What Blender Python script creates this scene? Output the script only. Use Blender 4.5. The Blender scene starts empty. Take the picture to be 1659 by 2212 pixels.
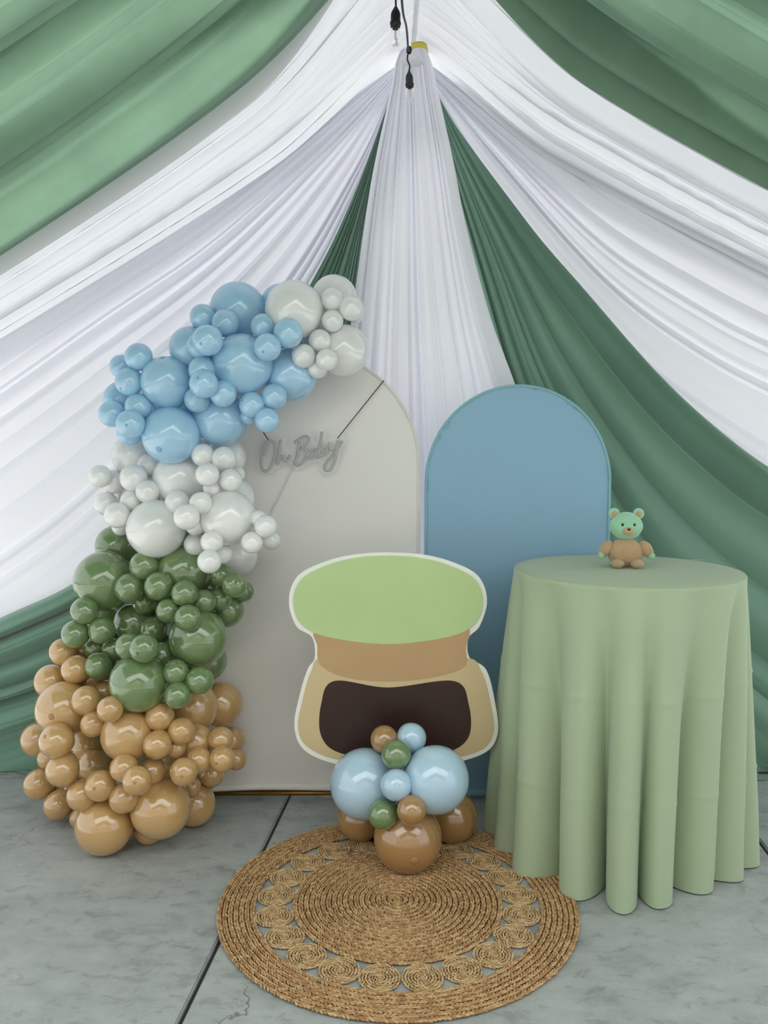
import bpy, bmesh, math, random
import numpy as np
from mathutils import Vector, Matrix, noise as mnoise

# ------------------------------------------------------------------ camera, sky, exposure
SC = bpy.context.scene
COL = SC.collection
F, CX, CY, PITCH, CAM_H = 1800.0, 829.5, 1106.0, math.radians(4.75), 1.5
cd = bpy.data.cameras.new('camera')
cam = bpy.data.objects.new('camera', cd)
COL.objects.link(cam)
cd.sensor_fit = 'VERTICAL'
cd.sensor_height = 24.0
cd.lens = 24.0 * F / 2212.0
cam.location = (0, 0, CAM_H)
cam.rotation_euler = (math.radians(90) - PITCH, 0, 0)
SC.camera = cam

W = bpy.data.worlds.new('overcast_sky')
SC.world = W
W.use_nodes = True
bg = W.node_tree.nodes['Background']
bg.inputs['Color'].default_value = (0.90, 0.95, 1.0, 1)
bg.inputs['Strength'].default_value = 0.9

sd = bpy.data.lights.new('soft_sun', 'SUN')
sun = bpy.data.objects.new('soft_sun', sd)
COL.objects.link(sun)
sd.energy = 8.0
sd.angle = math.radians(12)
sd.color = (1.0, 0.97, 0.92)
sun.rotation_euler = (math.radians(-24), math.radians(-10), 0)   # high, from behind the back wall

vs = SC.view_settings
vs.view_transform = 'Standard'
vs.look = 'None'
vs.exposure = 0.54
vs.gamma = 1.0
vs.use_curve_mapping = False

# ------------------------------------------------------------------ measuring helpers
SP, CP = math.sin(PITCH), math.cos(PITCH)
def ray(px, py):
    """sight line of a photo pixel, per metre along the lens axis: (x, y, z)"""
    yc = (CY - py) / F
    return ((px - CX) / F, CP + yc * SP, yc * CP - SP)
def at_y(px, py, Y):
    x, h, u = ray(px, py)
    t = Y / h
    return Vector((x * t, Y, CAM_H + u * t))
def at_z(px, py, z=0.0):
    x, h, u = ray(px, py)
    t = (z - CAM_H) / u
    return Vector((x * t, h * t, z))

def tag(o, label=None, cat=None, group=None, kind=None):
    if label: o['label'] = label
    if cat: o['category'] = cat
    if group: o['group'] = group
    if kind: o['kind'] = kind
    return o
def link(name, me, mat=None, parent=None, smooth=True):
    if mat is not None and not me.materials: me.materials.append(mat)
    if smooth:
        me.polygons.foreach_set('use_smooth', [True] * len(me.polygons))
    o = bpy.data.objects.new(name, me)
    COL.objects.link(o)
    if parent is not None: o.parent = parent
    return o
def empty(name, loc, rz=0.0):
    o = bpy.data.objects.new(name, None)
    o.empty_display_size = 0.1
    COL.objects.link(o)
    o.location = loc
    o.rotation_euler = (0, 0, rz)
    return o
def mesh(name, verts, faces):
    me = bpy.data.meshes.new(name)
    me.from_pydata([tuple(v) for v in verts], [], faces)
    me.update()
    return me
def bm_mesh(name, bm):
    me = bpy.data.meshes.new(name)
    bm.normal_update()
    bm.to_mesh(me)
    bm.free()
    return me
def grid_mesh(name, P, wrap_u=False):
    """P: array (nv, nu, 3) -> quad grid"""
    nv, nu = P.shape[:2]
    idx = np.arange(nv * nu).reshape(nv, nu)
    if wrap_u:
        idx = np.c_[idx, idx[:, :1]]
    a, b, c, d = idx[:-1, :-1], idx[:-1, 1:], idx[1:, 1:], idx[1:, :-1]
    q = np.stack([a, b, c, d], -1).reshape(-1, 4)
    me = bpy.data.meshes.new(name)
    me.vertices.add(nv * nu)
    me.vertices.foreach_set('co', P.reshape(-1).astype(np.float32))
    me.loops.add(q.size)
    me.loops.foreach_set('vertex_index', q.reshape(-1).astype(np.int32))
    me.polygons.add(len(q))
    me.polygons.foreach_set('loop_start', np.arange(0, q.size, 4, dtype=np.int32))
    me.polygons.foreach_set('loop_total', np.full(len(q), 4, dtype=np.int32))
    me.update()
    me.validate()
    return me
def catmull(pts, n, closed=False):
    P = np.array(pts, float)
    if closed: P = np.vstack([P[-1:], P, P[:2]])
    else: P = np.vstack([2 * P[0] - P[1], P, 2 * P[-1] - P[-2]])
    segs = len(P) - 3
    t = np.linspace(0, segs, n, endpoint=not closed)
    k = np.minimum(t.astype(int), segs - 1)
    f = (t - k)[:, None]
    a, b, c, d = P[k], P[k + 1], P[k + 2], P[k + 3]
    return .5 * (2 * b + (c - a) * f + (2 * a - 5 * b + 4 * c - d) * f ** 2 + (3 * b - a - 3 * c + d) * f ** 3)
def resample(pts, n):
    D = catmull(pts, 400)
    L = np.r_[0, np.cumsum(np.linalg.norm(np.diff(D, axis=0), axis=1))]
    s = np.linspace(0, L[-1], n)
    return np.stack([np.interp(s, L, D[:, k]) for k in range(D.shape[1])], 1)
def tube(pts, r, sides=8, closed=False):
    """verts, faces of a round tube through pts"""
    P = [Vector(p) for p in pts]
    n = len(P)
    V, Fc = [], []
    up = Vector((0.13, 0.31, 0.94)).normalized()
    for i, p in enumerate(P):
        a = P[(i - 1) % n] if (closed or i) else p
        b = P[(i + 1) % n] if (closed or i < n - 1) else p
        d = (b - a).normalized()
        s = d.cross(up)
        if s.length < 1e-3: s = d.cross(Vector((1, 0, 0)))
        s.normalize()
        w = d.cross(s)
        for k in range(sides):
            an = 2 * math.pi * k / sides
            V.append(p + (s * math.cos(an) + w * math.sin(an)) * r)
    for i in range(n if closed else n - 1):
        for k in range(sides):
            k2 = (k + 1) % sides
            i2 = (i + 1) % n
            Fc.append((i * sides + k, i * sides + k2, i2 * sides + k2, i2 * sides + k))
    if not closed:
        Fc.append(tuple(range(sides))[::-1])
        Fc.append(tuple((n - 1) * sides + k for k in range(sides)))
    return V, Fc
def tubes_mesh(name, list_of, sides=8):
    V, Fc = [], []
    for pts, r in list_of:
        v, f = tube(pts, r, sides)
        o = len(V)
        V += v
        Fc += [tuple(i + o for i in q) for q in f]
    return mesh(name, V, Fc)
def lathe(name, prof, n=24):
    V, Fc = [], []
    for r, z in prof:
        for k in range(n):
            a = 2 * math.pi * k / n
            V.append((r * math.cos(a), r * math.sin(a), z))
    for i in range(len(prof) - 1):
        for k in range(n):
            k2 = (k + 1) % n
            Fc.append((i * n + k, i * n + k2, (i + 1) * n + k2, (i + 1) * n + k))
    Fc.append(tuple(range(n))[::-1])
    Fc.append(tuple((len(prof) - 1) * n + k for k in range(n)))
    return mesh(name, V, Fc)
def slab_from_outline(name, pts, y0, y1, bevel=0.0):
    """solid from an outline of (x, z), between the planes y0 and y1"""
    bm = bmesh.new()
    f = bm.faces.new([bm.verts.new((p[0], y0, p[1])) for p in pts])
    bm.normal_update()
    r = bmesh.ops.extrude_face_region(bm, geom=[f])
    for v in r['geom']:
        if isinstance(v, bmesh.types.BMVert): v.co.y = y1
    bmesh.ops.recalc_face_normals(bm, faces=bm.faces)
    if bevel:
        es = [e for e in bm.edges if abs(e.verts[0].co.y - e.verts[1].co.y) < 1e-6]
        bmesh.ops.bevel(bm, geom=es, offset=bevel, segments=2, affect='EDGES')
    bmesh.ops.triangulate(bm, faces=[q for q in bm.faces if len(q.verts) > 4])
    return bm_mesh(name, bm)

# ------------------------------------------------------------------ materials
def lin(c):
    return tuple((v / 255 / 12.92) if v / 255 <= .04045 else ((v / 255 + .055) / 1.055) ** 2.4 for v in c) + (1,)
def nt(name):
    m = bpy.data.materials.new(name)
    m.use_nodes = True
    n = m.node_tree
    return m, n, n.nodes['Principled BSDF'], n.nodes['Material Output']
def add(n, t, **kw):
    d = n.nodes.new(t)
    for k, v in kw.items():
        if k in d.inputs.keys() if isinstance(k, str) else False: d.inputs[k].default_value = v
        else: setattr(d, k, v)
    return d
def noise_node(n, scale, detail=4, rough=.55, coord='Object', vec_scale=None):
    tc = n.nodes.new('ShaderNodeTexCoord')
    t = n.nodes.new('ShaderNodeTexNoise')
    t.inputs['Scale'].default_value = scale
    t.inputs['Detail'].default_value = detail
    t.inputs['Roughness'].default_value = rough
    if vec_scale:
        mp = n.nodes.new('ShaderNodeMapping')
        mp.inputs['Scale'].default_value = vec_scale
        n.links.new(tc.outputs[coord], mp.inputs['Vector'])
        n.links.new(mp.outputs[0], t.inputs['Vector'])
    else:
        n.links.new(tc.outputs[coord], t.inputs['Vector'])
    return t
def vary(n, base_rgb, amount, tex):
    """base colour mottled by a noise"""
    r = n.nodes.new('ShaderNodeValToRGB')
    b = lin(base_rgb)
    r.color_ramp.elements[0].position = .3
    r.color_ramp.elements[1].position = .7
    r.color_ramp.elements[0].color = tuple(min(1, v * (1 - amount)) for v in b[:3]) + (1,)
    r.color_ramp.elements[1].color = tuple(min(1, v * (1 + amount)) for v in b[:3]) + (1,)
    n.links.new(tex.outputs['Fac'], r.inputs['Fac'])
    return r
def bump(n, bsdf, tex, strength, dist=.002):
    b = n.nodes.new('ShaderNodeBump')
    b.inputs['Strength'].default_value = strength
    b.inputs['Distance'].default_value = dist
    n.links.new(tex.outputs['Fac'], b.inputs['Height'])
    n.links.new(b.outputs[0], bsdf.inputs['Normal'])
    return b
def fabric(name, rgb, trans=.3, mottle=.04, rough=.8, sheen=.15, weave=900, tscale=3.0, trgb=None):
    m, n, p, out = nt(name)
    t = noise_node(n, tscale, 3)
    r = vary(n, rgb, mottle, t)
    n.links.new(r.outputs[0], p.inputs['Base Color'])
    p.inputs['Roughness'].default_value = rough
    p.inputs['Sheen Weight'].default_value = sheen
    p.inputs['Specular IOR Level'].default_value = .25
    w = noise_node(n, weave, 2)
    b = bump(n, p, w, .05, .0005)
    if trans:
        tr = n.nodes.new('ShaderNodeBsdfTranslucent')
        if trgb: tr.inputs['Color'].default_value = lin(trgb)
        else: n.links.new(r.outputs[0], tr.inputs['Color'])
        mx = n.nodes.new('ShaderNodeMixShader')
        mx.inputs[0].default_value = trans
        n.links.new(p.outputs[0], mx.inputs[1])
        n.links.new(tr.outputs[0], mx.inputs[2])
        n.links.new(mx.outputs[0], out.inputs['Surface'])
    return m
def plain(name, rgb, rough=.5, metal=0.0, spec=.5, mottle=.03, scale=20, bmp=0.0, bscale=200, coat=0.0):
    m, n, p, out = nt(name)
    t = noise_node(n, scale, 3)
    r = vary(n, rgb, mottle, t)
    n.links.new(r.outputs[0], p.inputs['Base Color'])
    p.inputs['Roughness'].default_value = rough
    p.inputs['Metallic'].default_value = metal
    p.inputs['Specular IOR Level'].default_value = spec
    p.inputs['Coat Weight'].default_value = coat
    p.inputs['Coat Roughness'].default_value = .12
    if bmp: bump(n, p, noise_node(n, bscale, 4), bmp, .003)
    return m
def latex(name, rgb, trans, rough=.24, coat=.9):
    m, n, p, out = nt(name)
    t = noise_node(n, 1.4, 2)
    r = vary(n, rgb, .03, t)
    n.links.new(r.outputs[0], p.inputs['Base Color'])
    p.inputs['Roughness'].default_value = rough
    p.inputs['Specular IOR Level'].default_value = .5
    p.inputs['Coat Weight'].default_value = coat
    p.inputs['Coat Roughness'].default_value = .03
    p.inputs['Coat IOR'].default_value = 1.75
    tr = n.nodes.new('ShaderNodeBsdfTranslucent')
    n.links.new(r.outputs[0], tr.inputs['Color'])
    mx = n.nodes.new('ShaderNodeMixShader')
    mx.inputs[0].default_value = trans
    n.links.new(p.outputs[0], mx.inputs[1])
    n.links.new(tr.outputs[0], mx.inputs[2])
    n.links.new(mx.outputs[0], out.inputs['Surface'])
    return m

M = {}
M['white_drape'] = fabric('white_voile', (232, 232, 240), trans=.10, mottle=.012)
M['white_roof'] = fabric('white_roof_voile', (230, 231, 236), trans=.10, mottle=.012)
M['sheer'] = fabric('unseen_thin_voile', (244, 244, 246), trans=.78, mottle=.01)  # for the unseen near roof panels, thinned to pass more top light
M['green_drape'] = fabric('sage_satin', (110, 144, 126), trans=.04, mottle=.04, rough=.55, sheen=.3)
M['green_roof'] = fabric('sage_chiffon', (122, 152, 130), trans=.2, mottle=.07, tscale=6)
M['cloth'] = fabric('sage_tablecloth', (168, 184, 152), trans=.04, mottle=.02, rough=.75, sheen=.2)
M['white_cover'] = fabric('ivory_spandex', (240, 237, 233), trans=.08, mottle=.012, rough=.7)
M['blue_cover'] = fabric('dusty_blue_spandex', (150, 188, 214), trans=.06, mottle=.015, rough=.6)
M['blue_rim'] = fabric('teal_blue_rim', (140, 188, 198), trans=.05, mottle=.02, rough=.55)
M['white_rim'] = fabric('ivory_rim', (228, 225, 218), trans=.05, mottle=.02, rough=.7)
M['white_hem'] = fabric('white_hem', (240, 239, 234), trans=.05, mottle=.01)
M['gold'] = plain('brushed_gold_bar', (150, 112, 52), .38, .8)
M['black_bar'] = plain('black_steel', (28, 30, 32), .45, .5)
M['blue'] = latex('pale_blue_latex', (184, 226, 252), .2)
M['white'] = latex('milky_white_latex', (250, 250, 249), .18)
M['green'] = latex('olive_green_latex', (112, 136, 88), .05, .2, .95)
M['tan'] = latex('mocha_tan_latex', (200, 160, 104), .06, .2, .95)
M['lightblue'] = latex('baby_blue_latex', (184, 214, 234), .08)
M['brown'] = latex('caramel_latex', (170, 130, 82), .05, .2, .95)
M['tip'] = plain('latex_tip_dark', (196, 196, 184), .4)
M['tip_blue'] = plain('latex_tip_blue', (130, 176, 208), .4)
M['tip_tan'] = plain('latex_tip_tan', (166, 128, 82), .4)
M['tip_green'] = plain('latex_tip_green', (84, 112, 72), .4)
M['knot'] = plain('latex_knot', (150, 140, 118), .4)

def jute_mat(name, a, b, c):
    m, n, p, out = nt(name)
    geo = n.nodes.new('ShaderNodeNewGeometry')
    r = n.nodes.new('ShaderNodeValToRGB')
    r.color_ramp.elements[0].color = lin(a)
    r.color_ramp.elements[1].color = lin(c)
    e = r.color_ramp.elements.new(.5)
    e.color = lin(b)
    n.links.new(geo.outputs['Random Per Island'], r.inputs['Fac'])
    t = noise_node(n, 420, 3, .7)
    mx = n.nodes.new('ShaderNodeMix')
    mx.data_type = 'RGBA'
    mx.blend_type = 'MULTIPLY'
    mx.inputs[0].default_value = .55
    n.links.new(r.outputs[0], mx.inputs[6])
    n.links.new(t.outputs['Fac'], mx.inputs[7])
    gm = n.nodes.new('ShaderNodeBrightContrast')
    gm.inputs['Bright'].default_value = .03
    n.links.new(mx.outputs[2], gm.inputs[0])
    n.links.new(gm.outputs[0], p.inputs['Base Color'])
    p.inputs['Roughness'].default_value = .75
    p.inputs['Specular IOR Level'].default_value = .25
    bump(n, p, t, .5, .002)
    return m
M['jute'] = jute_mat('braided_jute', (176, 130, 80), (208, 160, 104), (230, 194, 138))
M['jute_light'] = jute_mat('coiled_jute', (190, 150, 98), (216, 176, 122), (234, 202, 150))
M['jute_dark'] = plain('jute_backing', (92, 62, 34), .9)

def stone_mat():
    m, n, p, out = nt('stamped_concrete')
    tc = n.nodes.new('ShaderNodeTexCoord')
    big = noise_node(n, 1.3, 5, .6)
    mid = noise_node(n, 7, 8, .68, vec_scale=(1, 1.7, 1))
    fine = noise_node(n, 60, 6, .7)
    # slate-like flaking: ridged, stretched noise
    flake = noise_node(n, 15, 8, .66, vec_scale=(.9, 1.3, 1))
    flake.inputs['Distortion'].default_value = .5
    r = n.nodes.new('ShaderNodeValToRGB')
    els = r.color_ramp.elements
    els[0].position, els[0].color = .30, lin((124, 127, 124))
    els[1].position, els[1].color = .68, lin((178, 181, 178))
    e = els.new(.48)
    e.color = lin((158, 162, 159))
    mxf = n.nodes.new('ShaderNodeMath')
    mxf.operation = 'ADD'
    ml = n.nodes.new('ShaderNodeMath')
    ml.operation = 'MULTIPLY'
    ml.inputs[1].default_value = .55
    ml2 = n.nodes.new('ShaderNodeMath')
    ml2.operation = 'MULTIPLY'
    ml2.inputs[1].default_value = .45
    n.links.new(mid.outputs['Fac'], ml.inputs[0])
    n.links.new(big.outputs['Fac'], ml2.inputs[0])
    n.links.new(ml.outputs[0], mxf.inputs[0])
    n.links.new(ml2.outputs[0], mxf.inputs[1])
    n.links.new(mxf.outputs[0], r.inputs['Fac'])
    # dark flake marks
    fr = n.nodes.new('ShaderNodeValToRGB')
    fr.color_ramp.elements[0].position, fr.color_ramp.elements[0].color = .36, (.62, .62, .62, 1)
    fr.color_ramp.elements[1].position, fr.color_ramp.elements[1].color = .46, (1, 1, 1, 1)
    n.links.new(flake.outputs['Fac'], fr.inputs['Fac'])
    mm = n.nodes.new('ShaderNodeMix')
    mm.data_type = 'RGBA'
    mm.blend_type = 'MULTIPLY'
    mm.inputs[0].default_value = .55
    n.links.new(r.outputs[0], mm.inputs[6])
    n.links.new(fr.outputs[0], mm.inputs[7])
    # hairline stamped cracks
    nz = noise_node(n, 2.2, 5, .6)
    wv = n.nodes.new('ShaderNodeTexVoronoi')
    wv.feature = 'DISTANCE_TO_EDGE'
    wv.inputs['Scale'].default_value = 1.25
    va = n.nodes.new('ShaderNodeVectorMath')
    va.operation = 'MULTIPLY_ADD'
    va.inputs[1].default_value = (.55, .55, .55)
    n.links.new(nz.outputs['Color'], va.inputs[0])
    n.links.new(tc.outputs['Object'], va.inputs[2])
    n.links.new(va.outputs[0], wv.inputs['Vector'])
    cr = n.nodes.new('ShaderNodeValToRGB')
    cr.color_ramp.elements[0].position, cr.color_ramp.elements[0].color = .0, (.35, .35, .35, 1)
    cr.color_ramp.elements[1].position, cr.color_ramp.elements[1].color = .006, (1, 1, 1, 1)
    n.links.new(wv.outputs['Distance'], cr.inputs['Fac'])
    # cracks fade in and out
    msk = noise_node(n, 1.9, 2)
    mr = n.nodes.new('ShaderNodeValToRGB')
    mr.color_ramp.elements[0].position = .50
    mr.color_ramp.elements[1].position = .60
    n.links.new(msk.outputs['Fac'], mr.inputs['Fac'])
    mc = n.nodes.new('ShaderNodeMix')
    mc.data_type = 'RGBA'
    mc.blend_type = 'MULTIPLY'
    n.links.new(mr.outputs[0], mc.inputs[0])
    n.links.new(mm.outputs[2], mc.inputs[6])
    n.links.new(cr.outputs[0], mc.inputs[7])
    n.links.new(mc.outputs[2], p.inputs['Base Color'])
    p.inputs['Roughness'].default_value = .62
    p.inputs['Specular IOR Level'].default_value = .35
    bump(n, p, flake, .35, .006)
    return m
M['stone'] = stone_mat()
M['joint'] = plain('joint_filler', (52, 54, 54), .9)

# ------------------------------------------------------------------ floor: big stamped slabs with recessed joints
fb = bmesh.new()
bmesh.ops.create_grid(fb, x_segments=1, y_segments=1, size=12)
floor = link('floor', bm_mesh('floor', fb), M['joint'], smooth=False)
floor.location = (0, 0, -0.014)
tag(floor, 'grey stamped concrete floor of large slabs', kind='structure')
JA0, JA1 = at_z(632, 1705), at_z(386, 2212)
dx_dy = (JA0.x - JA1.x) / (JA0.y - JA1.y)
def joint_x(k, y):                                   # the slightly turned joints that run away from the viewer
    return JA0.x + (y - JA0.y) * dx_dy + k * 1.86
YB = at_z(30, 1679).y
ys = [YB + 1.86 * k for k in range(-5, 4)]
for j in range(len(ys) - 1):
    for k in range(-4, 4):
        g = .0065
        y0, y1 = ys[j] + g, ys[j + 1] - g
        bm = bmesh.new()
        c = [(joint_x(k, y0) + g, y0), (joint_x(k + 1, y0) - g, y0), (joint_x(k + 1, y1) - g, y1), (joint_x(k, y1) + g, y1)]
        f = bm.faces.new([bm.verts.new((a, b, .014)) for a, b in c])
        r = bmesh.ops.extrude_face_region(bm, geom=[f])
        for v in r['geom']:
            if isinstance(v, bmesh.types.BMVert): v.co.z = -.02
        bmesh.ops.recalc_face_normals(bm, faces=bm.faces)
        top = [e for e in bm.edges if all(v.co.z > 0 for v in e.verts)]
        bmesh.ops.bevel(bm, geom=top, offset=.005, segments=2, affect='EDGES')
        link('slab', bm_mesh('slab', bm), M['stone'], floor, smooth=False)

# ------------------------------------------------------------------ drapery
def cubic_across(G, nu):
    """G: (ng, nv, k) guide curves -> (nv, nu, k), natural spline over the guides"""
    ng = G.shape[0]
    u = np.linspace(0, ng - 1, nu)
    if ng == 2:
        w = u[:, None, None]
        return (G[0][None] * (1 - w) + G[1][None] * w).transpose(1, 0, 2)
    A = np.zeros((ng, ng))
    R = np.zeros_like(G)
    A[0, 0] = A[-1, -1] = 1
    for i in range(1, ng - 1):
        A[i, i - 1:i + 2] = (1, 4, 1)
        R[i] = 6 * (G[i - 1] - 2 * G[i] + G[i + 1])
    Mm = np.linalg.solve(A, R.reshape(ng, -1)).reshape(G.shape)
    k = np.minimum(u.astype(int), ng - 2)
    f = (u - k)[:, None, None]
    a, b = G[k], G[k + 1]
    ma, mb = Mm[k], Mm[k + 1]
    out = (1 - f) * a + f * b + ((1 - f) ** 3 - (1 - f)) * ma / 6 + (f ** 3 - f) * mb / 6
    return out.transpose(1, 0, 2)
def fold_profile(seed, n, u, sharp=.75, lo=.25, spread=.45):
    """rounded ridges of uneven width with narrow valleys between them, 0..1"""
    rs = np.random.RandomState(seed)
    w = np.exp(rs.normal(0, spread, n))
    e = np.r_[0, np.cumsum(w)]
    e /= e[-1]
    h = rs.uniform(lo, 1, n)
    k = np.clip(np.searchsorted(e, u, side='right') - 1, 0, n - 1)
    t = (u - e[k]) / (e[k + 1] - e[k])
    skew = rs.uniform(.6, 1.6, n)[k]
    t = np.clip(t, 0, 1) ** skew
    return h[k] * np.sin(np.pi * t) ** sharp
def smooth_noise(seed, U, V, fu, fv):
    rs = np.random.RandomState(seed)
    s = 0
    for k in range(5):
        a, b, ph = rs.uniform(.4, 1) * fu, rs.uniform(.3, 1) * fv, rs.uniform(0, 6.28)
        s = s + np.sin(6.283 * (a * U * (1 if k % 2 else -1) + b * V) + ph)
    return s / 5
def smoothstep(a, b, x):
    t = np.clip((x - a) / (b - a), 0, 1)
    return t * t * (3 - 2 * t)
def fold_field(U, Vv, seed, n1, n2, a1, a2, wander=.003, sharp=1.0):
    Uw = U + wander * smooth_noise(seed + 5, U, Vv, 2.0, 1.2) * smoothstep(0, .5, Vv)
    Uw = np.clip(Uw, 0, 1)
    return a1 * fold_profile(seed, n1, Uw, sharp=sharp) + a2 * fold_profile(seed + 1, n2, Uw, lo=.0, spread=.6)

WALL_Y = 3.8
def wall_drape(name, guides, off, mat, seed, n1, n2, a_near, a_far, nu=640, nv=120, label='', extra=None, hold=.10, fine=.13, sharp=.85):
    """a panel hung on the back plane: pleats run along the guide curves from the gather down"""
    G = []
    for g in guides:
        q = resample(g, nv)
        G.append([tuple(at_y(p[0], p[1], WALL_Y)) for p in q])
    P = cubic_across(np.array(G), nu)
    U, Vv = np.meshgrid(np.linspace(0, 1, nu), np.linspace(0, 1, nv))
    width = np.linalg.norm(np.diff(P, axis=1), axis=2).sum(1)[:, None]
    k = a_near + (a_far - a_near) * smoothstep(hold, .75, Vv)
    f1 = fold_field(U, Vv, seed, n1, n2, 1.0, fine * (1 - .6 * smoothstep(.2, .8, Vv)), sharp=sharp)
    d = f1 * width / n1 * k
    if extra is not None: d = d + extra(U, Vv, width)
    P[:, :, 1] -= off + np.minimum(d, .16)
    P[:, :, 2] = np.maximum(P[:, :, 2], .004)
    o = link(name, grid_mesh(name, P), mat)
    return tag(o, label, 'drape', 'backdrop drapes')

wall_drape('drape', [
    [(858, 128), (700, 232), (435, 415), (192, 555), (-60, 712), (-240, 800)],
    [(856, 150), (700, 290), (450, 500), (200, 665), (-60, 845), (-240, 950)],
    [(854, 170), (720, 345), (520, 565), (300, 750), (0, 975), (-240, 1110)],
    [(852, 188), (765, 375), (615, 620), (400, 870), (110, 1150), (-240, 1370)],
    [(850, 205), (780, 415), (705, 600), (580, 815), (420, 1045), (200, 1330), (-100, 1480), (-240, 1520)]],
    .0, M['white_drape'], 11, 13, 24, .95, .22, label='white sheer drape fanning left from the peak gather behind the balloon garland')
wall_drape('drape', [
    [(925, 128), (1130, 212), (1366, 355), (1659, 510), (1900, 625)],
    [(928, 150), (1100, 282), (1350, 470), (1659, 640), (1900, 740)],
    [(932, 165), (1080, 330), (1300, 560), (1500, 700), (1659, 785), (1900, 880)],
    [(936, 185), (1050, 360), (1230, 590), (1420, 790), (1659, 950), (1900, 1070)],
    [(940, 205), (1005, 325), (1125, 515), (1240, 665), (1390, 845), (1520, 980), (1659, 1090), (1900, 1230)]],
    .0, M['white_drape'], 23, 13, 24, .95, .34, label='white sheer drape fanning right from the peak gather above the green one')
def rolled(u0, wd, h):                                # a thick rolled pleat along one edge
    def f(U, V, width):
        return h * smoothstep(0, .25, V) * np.exp(-((U - u0) / wd) ** 2)
    return f
wall_drape('drape', [
    [(849, 203), (770, 420), (692, 590), (565, 800), (405, 1020), (255, 1190), (165, 1258), (60, 1308), (-60, 1358), (-240, 1410)],
    [(848, 206), (782, 420), (716, 600), (612, 850), (470, 1120), (300, 1320), (100, 1420), (-60, 1470), (-240, 1520)],
    [(847, 209), (790, 420), (740, 600), (660, 880), (530, 1180), (370, 1400), (160, 1520), (-60, 1590), (-240, 1630)],
    [(846, 212), (796, 420), (758, 600), (700, 900), (600, 1230), (470, 1480), (330, 1590), (200, 1665), (120, 1690)],
    [(846, 215), (802, 420), (780, 600), (750, 900), (710, 1200), (670, 1450), (620, 1690)]],
    .05, M['green_drape'], 37, 9, 18, .9, .55, label='green satin drape swept from the peak to the floor at far left',
    extra=rolled(.012, .02, .05))
wall_drape('drape', [
    [(940, 208), (1000, 312), (1130, 500), (1250, 640), (1400, 810), (1530, 930), (1659, 1022), (1900, 1150)],
    [(939, 211), (998, 340), (1115, 555), (1230, 750), (1370, 945), (1510, 1090), (1659, 1205), (1900, 1350)],
    [(938, 214), (985, 345), (1080, 570), (1180, 810), (1300, 1035), (1450, 1250), (1659, 1440), (1900, 1590)],
    [(937, 217), (972, 350), (1045, 590), (1120, 840), (1215, 1100), (1330, 1340), (1480, 1560), (1600, 1680)],
    [(936, 220), (958, 360), (1005, 590), (1055, 800), (1105, 1000), (1160, 1280), (1220, 1690)]],
    .05, M['green_drape'], 46, 8, 15, .9, .6, label='green satin drape swept from the peak down behind the blue arch and table',
    extra=rolled(.02, .03, .07))
wall_drape('drape', [
    [(868, 130), (853, 165), (845, 215), (805, 400), (775, 600), (750, 800), (720, 1100), (680, 1690)],
    [(890, 130), (891, 165), (892, 215), (903, 400), (914, 650), (930, 900), (945, 1200), (960, 1690)],
    [(914, 130), (930, 168), (940, 215), (972, 360), (1000, 500), (1050, 690), (1117, 880), (1180, 1150), (1250, 1690)]],
    .13, M['white_drape'], 58, 14, 18, 1.0, .8, label='white sheer drape hanging straight down the middle between the two green ones')

RIDGE_X, RIDGE_Z = at_y(890, 130, WALL_Y).x, at_y(890, 130, WALL_Y).z
SLOPE = {-1: .6156, 1: .5047}
def roof_drape(side, y_front, y_back, mat, seed, n1, n2, amp, label, drop=.0, bow=.0, fine=.35, sharp=1.0, ridge_pull=.0, bulge=.05, grooves=(), nu=340, nv=120, s_max=2.25):
    """a panel from the ridge down one slope of the tent; pleats run ridge to eave"""
    U, Vv = np.meshgrid(np.linspace(0, 1, nu), np.linspace(0, 1, nv))
    s = Vv * s_max
    yf = y_front - bow * np.exp(-Vv * 6)
    Y = yf + (y_back - ridge_pull * np.exp(-s / .4) - yf) * U
    sl = SLOPE[side]
    nrm = np.array((side * sl, 0, 1.0)) / math.hypot(sl, 1)    # outward normal of the slope
    d = amp * fold_field(U, Vv, seed, n1, n2, 1.0, fine, wander=.018, sharp=sharp) * (.12 + .88 * smoothstep(0, .3, Vv))
    d = d + bulge * np.sin(np.pi * np.clip(Vv, 0, 1)) * .6
    for gu, gw, gd, shift in grooves:                          # deep pleats folded up away from the eye
        c = gu + shift * Vv
        d = d - gd * np.exp(-((U - c) / gw) ** 4) * smoothstep(.0, .2, Vv)
    d = d + drop
    nx = nrm[0] * smoothstep(0, .06, Vv)                        # meets the other slope in one line at the ridge
    P = np.stack([RIDGE_X + side * (s - .01) - d * nx, Y, RIDGE_Z - sl * s - d * nrm[2]], -1)
    o = link('roof_drape', grid_mesh('roof_drape', P), mat)
    for gu, gw, gd, shift in grooves:                          # doubled cloth where two lengths meet, added above to block light from the pleats
        ov = []
        for layer in range(2):
            for j in range(9):
                y = y_front + (y_back - y_front) * gu + (j - 4) * gw * 1.1 + layer * .0
                ov.append([(RIDGE_X + side * q + side * nrm[0] * side * (.05 + .03 * layer), y + shift * q / s_max * 1.6, RIDGE_Z - sl * q + nrm[2] * (gd + .03 + .02 * layer)) for q in np.linspace(.1, s_max, 40)])
        A_ = np.array(ov).reshape(2, 9, 40, 3)
        for layer in range(2):
            link('shade_overlap', grid_mesh('shade_overlap', A_[layer]), M['green_drape'], o)
    return tag(o, label, 'drape', 'tent roof drapes')
roof_drape(-1, 2.86, 3.86, M['white_roof'], 71, 10, 30, .12, 'white sheer roof drape on the left slope above the back wall', drop=-.03, fine=.5, sharp=.8, bow=.55)
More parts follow.
